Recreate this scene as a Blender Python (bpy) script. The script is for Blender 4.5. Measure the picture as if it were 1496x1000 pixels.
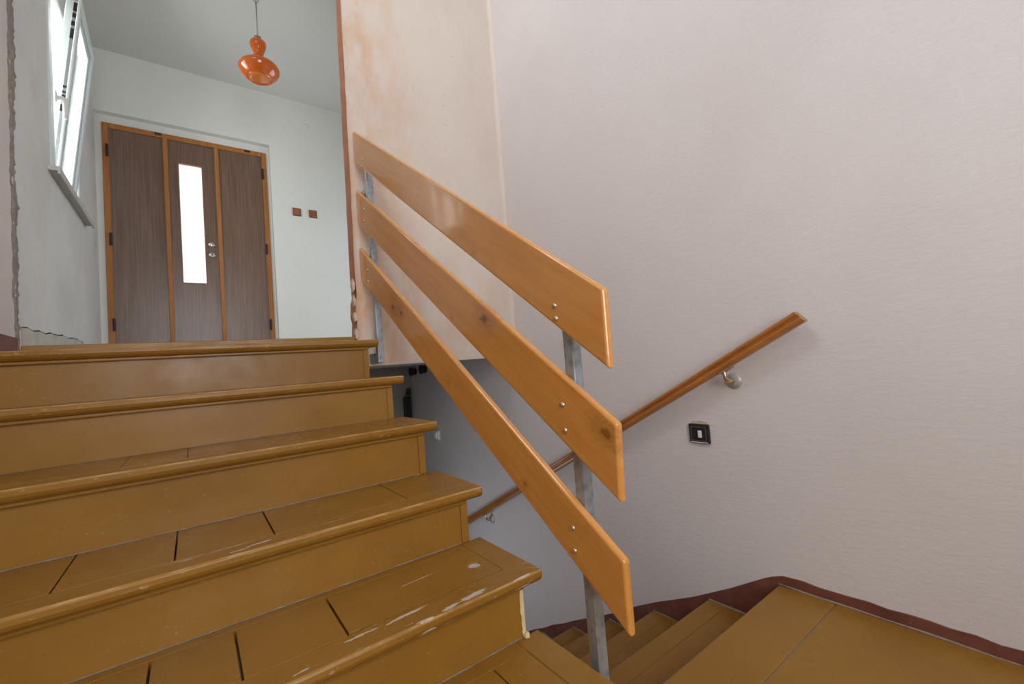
import bpy, bmesh, math, random
from mathutils import Vector, Matrix

random.seed(7)
scene = bpy.context.scene
C = scene.collection
for o in list(bpy.data.objects):
    bpy.data.objects.remove(o)

# ------------------------------------------------------------------ camera
CAM_Z = 0.8585
cd = bpy.data.cameras.new('camera')
cam = bpy.data.objects.new('camera', cd)
C.objects.link(cam)
cd.sensor_fit = 'HORIZONTAL'
cd.sensor_width = 36.0
cd.lens = 633.19 / 1496 * 36
cd.clip_start = 0.02
ya, pi_, ro = math.radians(36.5107), math.radians(2.7574), math.radians(-4.5422)
fw = Vector((math.sin(ya) * math.cos(pi_), math.cos(ya) * math.cos(pi_), math.sin(pi_)))
rt = Vector((math.cos(ya), -math.sin(ya), 0))
up = rt.cross(fw)
rt2 = rt * math.cos(ro) + up * math.sin(ro)
up2 = up * math.cos(ro) - rt * math.sin(ro)
M = Matrix.Identity(4)
for i in range(3):
    M[i][0], M[i][1], M[i][2] = rt2[i], up2[i], -fw[i]
M[0][3], M[1][3], M[2][3] = 0, 0, CAM_Z
cam.matrix_world = M
scene.camera = cam

# ------------------------------------------------------------------ light
world = bpy.data.worlds.new('overcast_sky')
scene.world = world
world.use_nodes = True
bg = world.node_tree.nodes['Background']
bg.inputs[0].default_value = (0.90, 0.96, 1.0, 1)
bg.inputs[1].default_value = 1.6


def area(name, loc, target, sx, sy, power, col):
    l = bpy.data.lights.new(name, 'AREA')
    l.shape = 'RECTANGLE'
    l.size, l.size_y = sx, sy
    l.energy = power
    l.color = col
    o = bpy.data.objects.new(name, l)
    C.objects.link(o)
    o.location = loc
    d = Vector(target) - Vector(loc)
    o.rotation_euler = d.to_track_quat('-Z', 'Y').to_euler()
    return o


# daylight entering by the hall window and by the landing window behind the camera
area('hall_window_daylight', (-0.93, 3.5, 2.65), (1.0, 3.5, 2.5), 0.72, 1.05, 20, (0.95, 1.0, 1.0))
area('landing_window_daylight', (0.05, -1.62, 1.75), (0.35, 2.0, 1.6), 1.25, 2.0, 47, (0.97, 1.0, 1.03))
area('cellar_fill_light', (0.668, 2.55, -0.42), (1.6, 2.2, -0.1), 0.85, 0.55, 3.2, (0.86, 0.95, 1.08))  # added fill light for the dark lower well, no opening behind it
area('stairwell_fill_light', (-1.0, 1.15, 4.2), (1.0, 1.1, 3.0), 1.6, 1.6, 36, (0.97, 1.0, 1.03))  # added light at an unseen high opening, evens out the walls
area('hall_side_window_daylight', (2.62, 3.4, 1.75), (0.5, 3.7, 1.6), 1.1, 1.3, 8.5, (0.82, 0.94, 1.15))

scene.view_settings.view_transform = 'Standard'
scene.view_settings.look = 'None'
scene.view_settings.gamma = 1
scene.view_settings.use_curve_mapping = False
scene.view_settings.exposure = 0.18


# ------------------------------------------------------------------ helpers
def srgb(r, g, b):
    f = lambda c: (c / 255) / 12.92 if c / 255 <= 0.04045 else ((c / 255 + 0.055) / 1.055) ** 2.4
    return (f(r), f(g), f(b), 1)


class NT:
    """small helper around a material node tree"""
    def __init__(self, name):
        self.m = bpy.data.materials.new(name)
        self.m.use_nodes = True
        self.t = self.m.node_tree
        self.b = self.t.nodes['Principled BSDF']
        self.tc = self.t.nodes.new('ShaderNodeTexCoord')

    def n(self, kind, **kw):
        nd = self.t.nodes.new(kind)
        for k, v in kw.items():
            setattr(nd, k, v)
        return nd

    def l(self, a, b):
        self.t.links.new(a, b)

    def noise(self, scale, detail=4, rough=0.55, stretch=(1, 1, 1), loc=(0, 0, 0), rot=(0, 0, 0)):
        mp = self.n('ShaderNodeMapping')
        mp.inputs['Scale'].default_value = stretch
        mp.inputs['Location'].default_value = loc
        mp.inputs['Rotation'].default_value = rot
        self.l(self.tc.outputs['Object'], mp.inputs['Vector'])
        nz = self.n('ShaderNodeTexNoise')
        nz.inputs['Scale'].default_value = scale
        nz.inputs['Detail'].default_value = detail
        nz.inputs['Roughness'].default_value = rough
        self.l(mp.outputs[0], nz.inputs['Vector'])
        return nz.outputs['Fac']

    def ramp(self, fac, p0, p1, c0=(0, 0, 0, 1), c1=(1, 1, 1, 1)):
        r = self.n('ShaderNodeValToRGB')
        r.color_ramp.elements[0].position = p0
        r.color_ramp.elements[1].position = p1
        r.color_ramp.elements[0].color = c0
        r.color_ramp.elements[1].color = c1
        self.l(fac, r.inputs[0])
        return r.outputs[0]

    def rng(self, v, a, b, c=0.0, d=1.0):
        r = self.n('ShaderNodeMapRange')
        r.interpolation_type = 'SMOOTHSTEP'
        for i, x in enumerate((a, b, c, d)):
            r.inputs[1 + i].default_value = x
        self.l(v, r.inputs[0])
        return r.outputs[0]

    def math(self, op, a, b=0.0):
        m = self.n('ShaderNodeMath', operation=op)
        for i, x in enumerate((a, b)):
            if isinstance(x, (int, float)):
                m.inputs[i].default_value = x
            else:
                self.l(x, m.inputs[i])
        return m.outputs[0]

    def mix(self, fac, a, b):
        m = self.n('ShaderNodeMix', data_type='RGBA')
        if isinstance(fac, (int, float)):
            m.inputs[0].default_value = fac
        else:
            self.l(fac, m.inputs[0])
        for i, x in ((6, a), (7, b)):
            if isinstance(x, tuple):
                m.inputs[i].default_value = x
            else:
                self.l(x, m.inputs[i])
        return m.outputs[2]

    def xyz(self):
        s = self.n('ShaderNodeSeparateXYZ')
        self.l(self.tc.outputs['Object'], s.inputs[0])
        return s.outputs

    def bump(self, h, strength, dist=0.01):
        b = self.n('ShaderNodeBump')
        b.inputs['Strength'].default_value = strength
        b.inputs['Distance'].default_value = dist
        self.l(h, b.inputs['Height'])
        self.l(b.outputs[0], self.b.inputs['Normal'])

    def col(self, c):
        if isinstance(c, tuple):
            self.b.inputs['Base Color'].default_value = c
        else:
            self.l(c, self.b.inputs['Base Color'])

    def rough(self, r):
        if isinstance(r, (int, float)):
            self.b.inputs['Roughness'].default_value = r
        else:
            self.l(r, self.b.inputs['Roughness'])


def simple(name, c, rough=0.5, metal=0.0, var=0.12, scale=40, bump=0.0):
    t = NT(name)
    f = t.noise(scale)
    t.col(t.mix(f, tuple(x * (1 - var) for x in c[:3]) + (1,), tuple(min(1, x * (1 + var)) for x in c[:3]) + (1,)))
    t.rough(rough)
    t.b.inputs['Metallic'].default_value = metal
    if bump:
        t.bump(f, bump, 0.004)
    return t.m


def plaster(name, c, c2, bump=0.5, blotch=1.2, strokes=True):
    t = NT(name)
    a = t.noise(blotch, 5, 0.6)
    col = t.mix(t.rng(a, 0.35, 0.68), c, c2)
    fine = t.noise(60, 6, 0.7)
    col = t.mix(t.math('MULTIPLY', t.rng(fine, 0.3, 0.75), 0.12), col, tuple(x * 0.72 for x in c[:3]) + (1,))
    spots = t.noise(22, 2, 0.5)
    col = t.mix(t.math('MULTIPLY', t.rng(spots, 0.78, 0.84), 0.12), col, tuple(x * 0.45 for x in c[:3]) + (1,))
    t.col(col)
    t.rough(0.85)
    if strokes:
        h1 = t.noise(34, 6, 0.66, (1, 0.6, 1.7), rot=(0.25, 0, 0))
    else:
        h1 = t.noise(30, 6, 0.62)
    h2 = t.noise(130, 3, 0.6)
    t.bump(t.math('ADD', h1, t.math('MULTIPLY', h2, 0.35)), bump, 0.008)
    return t.m


def mesh_obj(name, bm, mat, parent=None, smooth=False, bevel=0, seg=2):
    me = bpy.data.meshes.new(name)
    bmesh.ops.recalc_face_normals(bm, faces=bm.faces)
    bm.to_mesh(me)
    bm.free()
    me.materials.append(mat)
    if smooth:
        for p in me.polygons:
            p.use_smooth = True
    o = bpy.data.objects.new(name, me)
    C.objects.link(o)
    if parent is not None:
        o.parent = parent
        o.matrix_parent_inverse = parent.matrix_basis.inverted()
    if bevel:
        md = o.modifiers.new('bevel', 'BEVEL')
        md.width = bevel
        md.segments = seg
        md.limit_method = 'ANGLE'
        md.angle_limit = math.radians(35)
    return o


def add_box(bm, x0, x1, y0, y1, z0, z1, mat=None):
    v = [bm.verts.new((x, y, z)) for x in (x0, x1) for y in (y0, y1) for z in (z0, z1)]
    for f in ((0, 1, 3, 2), (4, 6, 7, 5), (0, 4, 5, 1), (2, 3, 7, 6), (0, 2, 6, 4), (1, 5, 7, 3)):
        bm.faces.new([v[i] for i in f])
    if mat is not None:
        for q in v:
            q.co = mat @ q.co
    return bm


def box(*a, mat=None):
    return add_box(bmesh.new(), *a, mat=mat)


def prism(poly, axis, a, b, bm=None):
    """extrude a 2D outline along an axis; outline given in the two other axes in xyz order"""
    bm = bm or bmesh.new()
    def P(p, t):
        q = list(p)
        q.insert(axis, t)
        return bm.verts.new(q)
    A = [P(p, a) for p in poly]
    B = [P(p, b) for p in poly]
    bm.faces.new(A)
    bm.faces.new(B[::-1])
    n = len(poly)
    for i in range(n):
        bm.faces.new((A[i], A[(i + 1) % n], B[(i + 1) % n], B[i]))
    return bm


def lathe(prof, cx, cy, n=40, bm=None, axis='Z', close=False):
    bm = bm or bmesh.new()
    rings = []
    for r, h in prof:
        ring = []
        for k in range(n):
            a = 2 * math.pi * k / n
            if axis == 'Z':
                co = (cx[0] + r * math.cos(a), cx[1] + r * math.sin(a), h)
            elif axis == 'X':
                co = (h, cx[0] + r * math.cos(a), cx[1] + r * math.sin(a))
            else:
                co = (cx[0] + r * math.cos(a), h, cx[1] + r * math.sin(a))
            ring.append(bm.verts.new(co))
        rings.append(ring)
    for i in range(len(rings) - 1):
        for k in range(n):
            bm.faces.new((rings[i][k], rings[i][(k + 1) % n], rings[i + 1][(k + 1) % n], rings[i + 1][k]))
    if close:
        bm.faces.new(rings[0])
        bm.faces.new(rings[-1][::-1])
    return bm


def tube(pts, r, n=10, bm=None):
    bm = bm or bmesh.new()
    rings = []
    pts = [Vector(p) for p in pts]
    for i, p in enumerate(pts):
        d = (pts[min(i + 1, len(pts) - 1)] - pts[max(i - 1, 0)]).normalized()
        ref = Vector((0, 0, 1)) if abs(d.z) < 0.9 else Vector((1, 0, 0))
        s = d.cross(ref).normalized()
        u = s.cross(d)
        rr = r[i] if isinstance(r, (list, tuple)) else r
        rings.append([bm.verts.new(p + (s * math.cos(2 * math.pi * k / n) + u * math.sin(2 * math.pi * k / n)) * rr) for k in range(n)])
    for i in range(len(rings) - 1):
        for k in range(n):
            bm.faces.new((rings[i][k], rings[i][(k + 1) % n], rings[i + 1][(k + 1) % n], rings[i + 1][k]))
    bm.faces.new(rings[0])
    bm.faces.new(rings[-1][::-1])
    return bm


def thing(name, label, cat, loc, group=None):
    o = bpy.data.objects.new(name, None)
    o.empty_display_size = 0.1
    C.objects.link(o)
    o.location = loc
    o['label'] = label
    o['category'] = cat
    if group:
        o['group'] = group
    return o


def struct(o, label, cat):
    o['kind'] = 'structure'
    o['label'] = label
    o['category'] = cat
    return o


# ------------------------------------------------------------------ levels
HALL = 1.0175
CEIL = 3.60
WELL = 5.60         # unseen well height, raised so the added high light falls evenly
XW = 1.648          # right wall
XL = -0.557         # hall left wall
YP = 2.19           # stairwell wall above the lower flight
YD = 4.55           # door plane
UP_Z = [0.1605, 0.3275, 0.4895, 0.6705, 0.842, HALL]
UP_Y = [0.620, 0.894, 1.155, 1.433, 1.712, 1.984]
LOW_Y0, LOW_G, LOW_R = 0.750, 0.278, 0.155

# ------------------------------------------------------------------ materials
M_right = plaster('pink_grey_plaster', (0.71, 0.665, 0.652, 1), (0.67, 0.622, 0.606, 1), 0.22, 1.1)
M_left = plaster('grey_plaster', (0.60, 0.54, 0.50, 1), (0.66, 0.59, 0.54, 1), 0.3, 1.4)
M_hall = plaster('white_wall_paint', (0.75, 0.745, 0.695, 1), (0.72, 0.72, 0.675, 1), 0.12, 1.0, False)
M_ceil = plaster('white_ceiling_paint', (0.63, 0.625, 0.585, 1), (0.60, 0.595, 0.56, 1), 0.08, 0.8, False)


def m_stained():
    t = NT('stained_pink_plaster')
    x, y, z = t.xyz()
    a = t.noise(2.0, 5, 0.62, (1, 1, 0.7))
    col = t.mix(t.rng(a, 0.35, 0.7), (0.72, 0.635, 0.565, 1), (0.67, 0.57, 0.50, 1))
    edge = t.rng(x, 0.70, 1.15, 1.0, 0.0)
    low = t.rng(z, 0.9, 1.9, 0.55, 0.0)
    b = t.noise(5.5, 5, 0.65, (1.4, 1, 0.6))
    st = t.math('MULTIPLY', t.math('ADD', edge, low), t.rng(b, 0.34, 0.72))
    col = t.mix(t.math('MINIMUM', t.math('MULTIPLY', st, 0.85), 0.9), col, (0.66, 0.39, 0.22, 1))
    sp = t.noise(38, 3, 0.6)
    col = t.mix(t.math('MULTIPLY', t.rng(sp, 0.64, 0.72), 0.25), col, (0.45, 0.28, 0.18, 1))
    rim = t.math('MULTIPLY', t.rng(x, 0.655, 0.700, 1.0, 0.0), 0.75)
    col = t.mix(rim, col, (0.52, 0.24, 0.13, 1))
    bot = t.rng(z, 0.90, 0.93, 0.85, 0.0)
    col = t.mix(bot, col, (0.64, 0.56, 0.47, 1))
    t.col(col)
    t.rough(0.85)
    h1 = t.noise(18, 5, 0.6, (1.5, 1, 0.5))
    t.bump(t.math('ADD', h1, t.math('MULTIPLY', t.noise(120, 3), 0.3)), 0.3, 0.006)
    return t.m


M_stained = m_stained()


def m_paint(name, nose=None, topz=0.0, worn=0.0, seed=0.0, grain=(1, 8, 8), flakes=()):
    """glossy ochre floor paint on wood; worn treads show chips near the front edge"""
    t = NT(name)
    x, y, z = t.xyz()
    a = t.noise(2.3, 5, 0.6, (1, 1, 1), (seed, 0, 0))
    col = t.mix(t.rng(a, 0.3, 0.72), (0.325, 0.158, 0.024, 1), (0.265, 0.124, 0.018, 1))
    g = t.noise(9, 5, 0.6, grain, (seed, seed, 0))
    col = t.mix(t.math('MULTIPLY', t.rng(g, 0.3, 0.85), 0.16), col, (0.21, 0.085, 0.016, 1))
    dust = t.noise(140, 2, 0.5)
    col = t.mix(t.math('MULTIPLY', t.rng(dust, 0.67, 0.76), 0.34), col, (0.52, 0.40, 0.26, 1))
    if nose is not None:
        fl_noise = t.noise(60, 3, 0.6, (0.6, 2.2, 1))
        near = t.rng(y, nose + 0.01, nose + 0.13, 1.0, 0.05)
        s1 = t.noise(11, 3, 0.55, (0.7, 5.5, 1), (seed * 3.1, seed, 0))
        th = 0.80 - 0.165 * worn
        chips = t.math('MULTIPLY', t.rng(s1, th, th + 0.015), t.rng(near, 0.1, 0.35))
        s2 = t.noise(70, 3, 0.6, (0.5, 3.0, 1), (seed, 2, 0))
        scr = t.math('MULTIPLY', t.rng(s2, 0.63, 0.69), t.math('MULTIPLY', near, 0.4 + 0.5 * worn))
        line = t.math('MULTIPLY', t.rng(y, nose + 0.0025, nose + 0.006, 1.0, 0.0), t.rng(t.noise(14, 3, 0.6, (1, 0.2, 0.2), (seed, 0, 0)), 0.36, 0.62, 0.15, 0.9))
        line = t.math('MULTIPLY', line, t.rng(z, topz - 0.0045, topz - 0.002))
        col = t.mix(t.math('MULTIPLY', line, 0.75), col, (0.66, 0.42, 0.18, 1))
        col = t.mix(t.math('MULTIPLY', scr, 0.75), col, (0.60, 0.42, 0.24, 1))
        col = t.mix(chips, col, (0.56, 0.47, 0.38, 1))
        for (cx, cy, hl, hw, an) in flakes:          # single flakes where the paint has come off
            dx = t.math('SUBTRACT', x, cx)
            dy = t.math('SUBTRACT', y, cy)
            u = t.math('ADD', t.math('MULTIPLY', dx, math.cos(an)), t.math('MULTIPLY', dy, math.sin(an)))
            v = t.math('SUBTRACT', t.math('MULTIPLY', dy, math.cos(an)), t.math('MULTIPLY', dx, math.sin(an)))
            u = t.math('POWER', t.math('ABSOLUTE', t.math('DIVIDE', u, hl)), 2.0)
            v = t.math('POWER', t.math('ABSOLUTE', t.math('DIVIDE', v, hw)), 2.0)
            dd = t.math('ADD', t.math('ADD', u, v), t.math('MULTIPLY', t.math('SUBTRACT', fl_noise, 0.5), 5.0))
            col = t.mix(t.rng(dd, 0.75, 1.0, 0.95, 0.0), col, (0.58, 0.50, 0.42, 1))
    t.col(col)
    r = t.noise(6, 4, 0.6, (1, 1, 1), (0, seed, 3))
    t.rough(t.rng(r, 0.3, 0.75, 0.26, 0.46))
    t.b.inputs['Specular IOR Level'].default_value = 0.35
    t.bump(g, 0.05, 0.003)
    return t.m


FLAKES = {1: [(0.512, 0.913, 0.036, 0.0085, 0.037), (0.382, 0.901, 0.018, 0.005, -0.036), (0.360, 0.949, 0.041, 0.0048, 0.104),
              (0.443, 0.906, 0.019, 0.0055, 0.103), (0.257, 0.946, 0.034, 0.0045, 0.056), (0.291, 0.967, 0.009, 0.0055, -0.32),
              (0.140, 0.913, 0.017, 0.0024, 0.12), (0.449, 1.080, 0.05, 0.0018, 0.067), (0.640, 0.899, 0.022, 0.0022, 0)],
          2: [(0.02, 1.215, 0.10, 0.0016, 0.02), (0.11, 1.19, 0.03, 0.004, 0.1), (0.07, 1.178, 0.02, 0.003, 0), (0.28, 1.205, 0.05, 0.0014, 0)]}
M_riser = m_paint('ochre_floor_paint')
M_tread = [m_paint('ochre_tread_paint_%d' % i, UP_Y[i], UP_Z[i], w, i * 1.7 + 0.4, (1, 8, 8), FLAKES.get(i, ())) for i, w in enumerate((0.1, 0.55, 0.4, 0.3, 0.15, 0.1))]
M_low = m_paint('ochre_landing_paint', None, 0, 0, 5.5)
M_dark = simple('dark_gap', (0.012, 0.009, 0.007, 1), 0.9)
M_caulk = simple('grey_caulk', (0.27, 0.22, 0.17, 1), 0.9, 0, 0.5, 60)
M_cream = simple('cream_chipped_edge', (0.72, 0.58, 0.30, 1), 0.7, 0, 0.2, 50, 0.4)


def m_wood(name, c0, c1, cd_, rough=0.22, knots=(), axis=(1.2, 14, 14), seed=0.0, coat=0.6):
    t = NT(name)
    a = t.noise(3.0, 6, 0.6, axis, (seed, seed * 2, 0))
    col = t.mix(t.rng(a, 0.3, 0.72), c0, c1)
    w = t.noise(16, 6, 0.7, (axis[0] * 0.8, axis[1] * 1.0, axis[2] * 1.0), (0, seed, 1))
    col = t.mix(t.math('MULTIPLY', t.rng(w, 0.52, 0.8), 0.4), col, cd_)
    for (kx, ky, kz, r, amt) in knots:
        mp = t.n('ShaderNodeVectorMath', operation='SUBTRACT')
        t.l(t.tc.outputs['Object'], mp.inputs[0])
        mp.inputs[1].default_value = (kx, ky, kz)
        sc = t.n('ShaderNodeVectorMath', operation='MULTIPLY')
        t.l(mp.outputs[0], sc.inputs[0])
        sc.inputs[1].default_value = (0.62, 1, 0.3)
        ln = t.n('ShaderNodeVectorMath', operation='LENGTH')
        t.l(sc.outputs[0], ln.inputs[0])
        d = t.math('ADD', ln.outputs['Value'], t.math('MULTIPLY', t.math('SUBTRACT', t.noise(45, 3), 0.5), r * 1.1))
        sn = t.n('ShaderNodeMath', operation='SINE')
        t.l(t.math('MULTIPLY', d, 6.283 / (r * 0.34)), sn.inputs[0])
        ring = t.rng(sn.outputs[0], 0.2, 1.0)
        fall = t.rng(d, r * 0.35, r * 1.5, 1.0, 0.0)
        core = t.rng(d, r * 0.12, r * 0.42, 1.0, 0.0)
        col = t.mix(t.math('MULTIPLY', t.math('MULTIPLY', ring, fall), amt * 0.35), col, cd_)
        col = t.mix(t.math('MULTIPLY', fall, amt * 0.3), col, cd_)
        col = t.mix(t.math('MULTIPLY', core, amt * 0.75), col, tuple(v * 0.5 for v in cd_[:3]) + (1,))
    t.col(col)
    t.rough(rough)
    t.b.inputs['Coat Weight'].default_value = coat
    t.b.inputs['Coat Roughness'].default_value = 0.07
    t.bump(a, 0.06, 0.003)
    return t.m


M_frame = m_wood('orange_varnished_wood', (0.42, 0.165, 0.036, 1), (0.33, 0.115, 0.024, 1), (0.16, 0.05, 0.012, 1), 0.55, (), (10, 10, 1), 0.0, 0.0)
M_rail = m_wood('brown_varnished_wood', (0.44, 0.165, 0.034, 1), (0.34, 0.115, 0.022, 1), (0.13, 0.035, 0.008, 1), 0.28, (), (12, 1.5, 3), 0.0, 0.2)
M_cut = simple('cut_wood_end', (0.42, 0.21, 0.075, 1), 0.6, 0, 0.2, 60)


def m_laminate():
    t = NT('brown_laminate')
    a = t.noise(6, 5, 0.6, (22, 22, 0.35))
    col = t.mix(t.rng(a, 0.3, 0.7), (0.125, 0.068, 0.045, 1), (0.215, 0.132, 0.092, 1))
    b = t.noise(30, 3, 0.6, (20, 20, 0.2))
    col = t.mix(t.math('MULTIPLY', t.rng(b, 0.5, 0.8), 0.4), col, (0.085, 0.043, 0.028, 1))
    t.col(col)
    t.rough(0.30)
    return t.m


M_lam = m_laminate()


def m_galv():
    t = NT('galvanised_steel')
    v = t.n('ShaderNodeTexVoronoi')
    v.inputs['Scale'].default_value = 45
    t.l(t.tc.outputs['Object'], v.inputs['Vector'])
    a = t.noise(8, 4, 0.6, (1, 1, 0.4))
    col = t.mix(t.rng(v.outputs['Distance'], 0.0, 0.7), (0.27, 0.30, 0.33, 1), (0.42, 0.46, 0.50, 1))
    col = t.mix(t.math('MULTIPLY', t.rng(a, 0.5, 0.75), 0.6), col, (0.26, 0.23, 0.18, 1))
    t.col(col)
    t.rough(0.45)
    t.b.inputs['Metallic'].default_value = 0.55
    return t.m


M_galv = m_galv()
M_chrome = simple('dull_chrome', (0.62, 0.62, 0.60, 1), 0.25, 0.9, 0.1)
M_brass = simple('brassy_screw_metal', (0.60, 0.50, 0.33, 1), 0.3, 0.85, 0.15)
M_pvc = simple('white_window_plastic', (0.70, 0.75, 0.74, 1), 0.35, 0, 0.02)
M_sill = simple('beige_sill_board', (0.47, 0.44, 0.40, 1), 0.5, 0, 0.08)
M_black = simple('black_plastic', (0.018, 0.017, 0.017, 1), 0.35, 0, 0.2)
M_white = simple('white_plastic', (0.78, 0.77, 0.74, 1), 0.4, 0, 0.03)
M_brownpl = simple('brown_plastic', (0.24, 0.095, 0.04, 1), 0.3, 0, 0.1)
M_hinge = simple('dark_hinge_metal', (0.03, 0.02, 0.016, 1), 0.5, 0.3, 0.2)
M_redband = None


def m_red():
    t = NT('oxide_red_paint')
    a = t.noise(9, 5, 0.65)
    col = t.mix(t.rng(a, 0.3, 0.7), (0.135, 0.042, 0.030, 1), (0.21, 0.070, 0.045, 1))
    b = t.noise(60, 3, 0.6)
    col = t.mix(t.math('MULTIPLY', t.rng(b, 0.68, 0.74), 0.45), col, (0.42, 0.33, 0.28, 1))
    t.col(col)
    t.rough(0.55)
    t.bump(a, 0.3, 0.004)
    return t.m


M_redband = m_red()


def m_rubble():
    t = NT('broken_plaster')
    a = t.noise(26, 6, 0.7)
    col = t.mix(t.rng(a, 0.3, 0.7), (0.24, 0.20, 0.16, 1), (0.40, 0.345, 0.29, 1))
    t.col(col)
    t.rough(0.95)
    t.bump(t.noise(70, 5, 0.7), 0.9, 0.01)
    return t.m


M_rubble = m_rubble()


def m_clear():
    t = NT('clear_pane_glass')
    tr = t.n('ShaderNodeBsdfTransparent')
    gl = t.n('ShaderNodeBsdfGlossy')
    gl.inputs['Roughness'].default_value = 0.02
    mx = t.n('ShaderNodeMixShader')
    fr = t.n('ShaderNodeFresnel')
    fr.inputs['IOR'].default_value = 1.12
    t.l(fr.outputs[0], mx.inputs[0])
    t.l(tr.outputs[0], mx.inputs[1])
    t.l(gl.outputs[0], mx.inputs[2])
    out = t.t.nodes['Material Output']
    t.l(mx.outputs[0], out.inputs['Surface'])
    return t.m


M_clear = m_clear()


def m_frost():
    t = NT('rippled_frosted_glass')
    tr = t.n('ShaderNodeBsdfTranslucent')
    tr.inputs[0].default_value = (0.95, 0.95, 0.95, 1)
    tp = t.n('ShaderNodeBsdfTransparent')
    tp.inputs[0].default_value = (0.9, 0.92, 0.92, 1)
    gl = t.n('ShaderNodeBsdfGlossy')
    gl.inputs['Roughness'].default_value = 0.15
    m1 = t.n('ShaderNodeMixShader')
    m2 = t.n('ShaderNodeMixShader')
    wv = t.noise(60, 3, 0.6, (1, 1, 1.6))
    t.l(t.rng(wv, 0.35, 0.65, 0.25, 0.6), m1.inputs[0])
    t.l(tr.outputs[0], m1.inputs[1])
    t.l(tp.outputs[0], m1.inputs[2])
    m2.inputs[0].default_value = 0.05
    t.l(m1.outputs[0], m2.inputs[1])
    t.l(gl.outputs[0], m2.inputs[2])
    t.l(m2.outputs[0], t.t.nodes['Material Output'].inputs['Surface'])
    return t.m


M_frost = m_frost()

# ------------------------------------------------------------------ room shell
bm = box(XW, XW + 0.25, -1.4, YP + 0.085, -2.6, WELL)
add_box(bm, XW, XW + 0.25, YP + 0.085, 4.2, -2.6, 0.905)
struct(mesh_obj('wall_right', bm, M_right), 'long pink-grey rough plastered wall on the right of the stairs', 'wall')

# stairwell wall above the lower flight, with ragged left edge and rounded bottom edge and corner
zb = 0.8985
left = [(0.672, zb), (0.668, HALL - 0.02)]
zz = HALL
rnd = random.Random(3)
while zz < WELL:
    f = min(1, (zz - HALL) / (CEIL - HALL))
    amp = 0.005 if zz < HALL + 0.35 else 0.002
    left.append((0.666 + 0.028 * f ** 0.7 + rnd.uniform(-amp, amp), zz))
    zz += rnd.uniform(0.03, 0.07) if zz < HALL + 0.4 else rnd.uniform(0.05, 0.12)
left.append((0.694, WELL))
poly = [(XW + 0.02, zb)] + left + [(XW + 0.02, WELL)]
bm = prism(poly, 1, YP, YP + 0.085)
r = 0.022                                       # soft inside corner towards the right wall
fil = [(XW - r + r * math.sin(a), YP - r + r * math.cos(a)) for a in [i * math.pi / 2 / 8 for i in range(9)]]
prism(fil + [(XW + 0.01, YP + 0.01)], 2, zb, WELL, bm)
w = mesh_obj('wall_stairwell', bm, M_stained, None, False, 0.008, 2)
struct(w, 'pinkish wall with orange stains and a ragged edge behind the wooden railing', 'wall')
bm = bmesh.new()                                # bare render on the chipped end of this wall
edge = [(p[0] - 0.0015, p[1]) for p in left]
for (a, b) in zip(edge[:-1], edge[1:]):
    q = [bm.verts.new((a[0], YP + 0.004, a[1])), bm.verts.new((b[0], YP + 0.004, b[1])), bm.verts.new((b[0], YP + 0.083, b[1])), bm.verts.new((a[0], YP + 0.083, a[1]))]
    bm.faces.new(q)
bmesh.ops.remove_doubles(bm, verts=bm.verts, dist=1e-5)
M_chip = simple('pale_chipped_plaster', (0.62, 0.47, 0.36, 1), 0.9, 0, 0.4, 40, 0.6)
M_reveal = simple('terracotta_render', (0.44, 0.185, 0.10, 1), 0.9, 0, 0.3, 14, 0.5)
mesh_obj('bare_render_edge', bm, M_reveal, w)
for i in range(4):                              # chips low on the edge
    z0 = HALL + 0.03 + i * 0.075 + rnd.uniform(-0.01, 0.01)
    hgt, wd = rnd.uniform(0.03, 0.07), rnd.uniform(0.006, 0.014)
    pl = [(0.662 - rnd.uniform(0, 0.004), z0), (0.664 + wd * 0.6, z0 + hgt * 0.2), (0.664 + wd, z0 + hgt * 0.6), (0.662, z0 + hgt), (0.656, z0 + hgt * 0.5)]
    mesh_obj('plaster_chip', prism(pl, 1, YP - 0.0015, YP + 0.03), M_chip, w)

# hall slab carrying that wall (seen edge-on above the lower flight)
bm = box(0.66, XW + 0.02, YP + 0.085, 4.75, 0.905, HALL)
add_box(bm, -0.9, 0.66, 2.03, 4.75, 0.905, HALL)
add_box(bm, XW + 0.02, 2.5, YP + 0.085, 4.75, 0.905, HALL)
struct(mesh_obj('floor_hall', bm, M_ceil), 'pale floor slab of the upper hall above the cellar stairs', 'floor')

# ceiling
struct(mesh_obj('ceiling', box(-1.0, 2.6, YP + 0.09, 4.8, CEIL, CEIL + 0.2), M_ceil), 'grey-white ceiling over the upper hall', 'ceiling')
struct(mesh_obj('ceiling_stairwell', box(-0.9, XW + 0.25, -1.5, YP + 0.3, WELL, WELL + 0.2), M_ceil), 'ceiling high above the stairwell', 'ceiling')
struct(mesh_obj('wall_over_opening', box(-0.9, 0.70, YP + 0.02, YP + 0.09, CEIL - 0.02, WELL), M_right), 'wall above the opening to the hall', 'wall')

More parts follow.
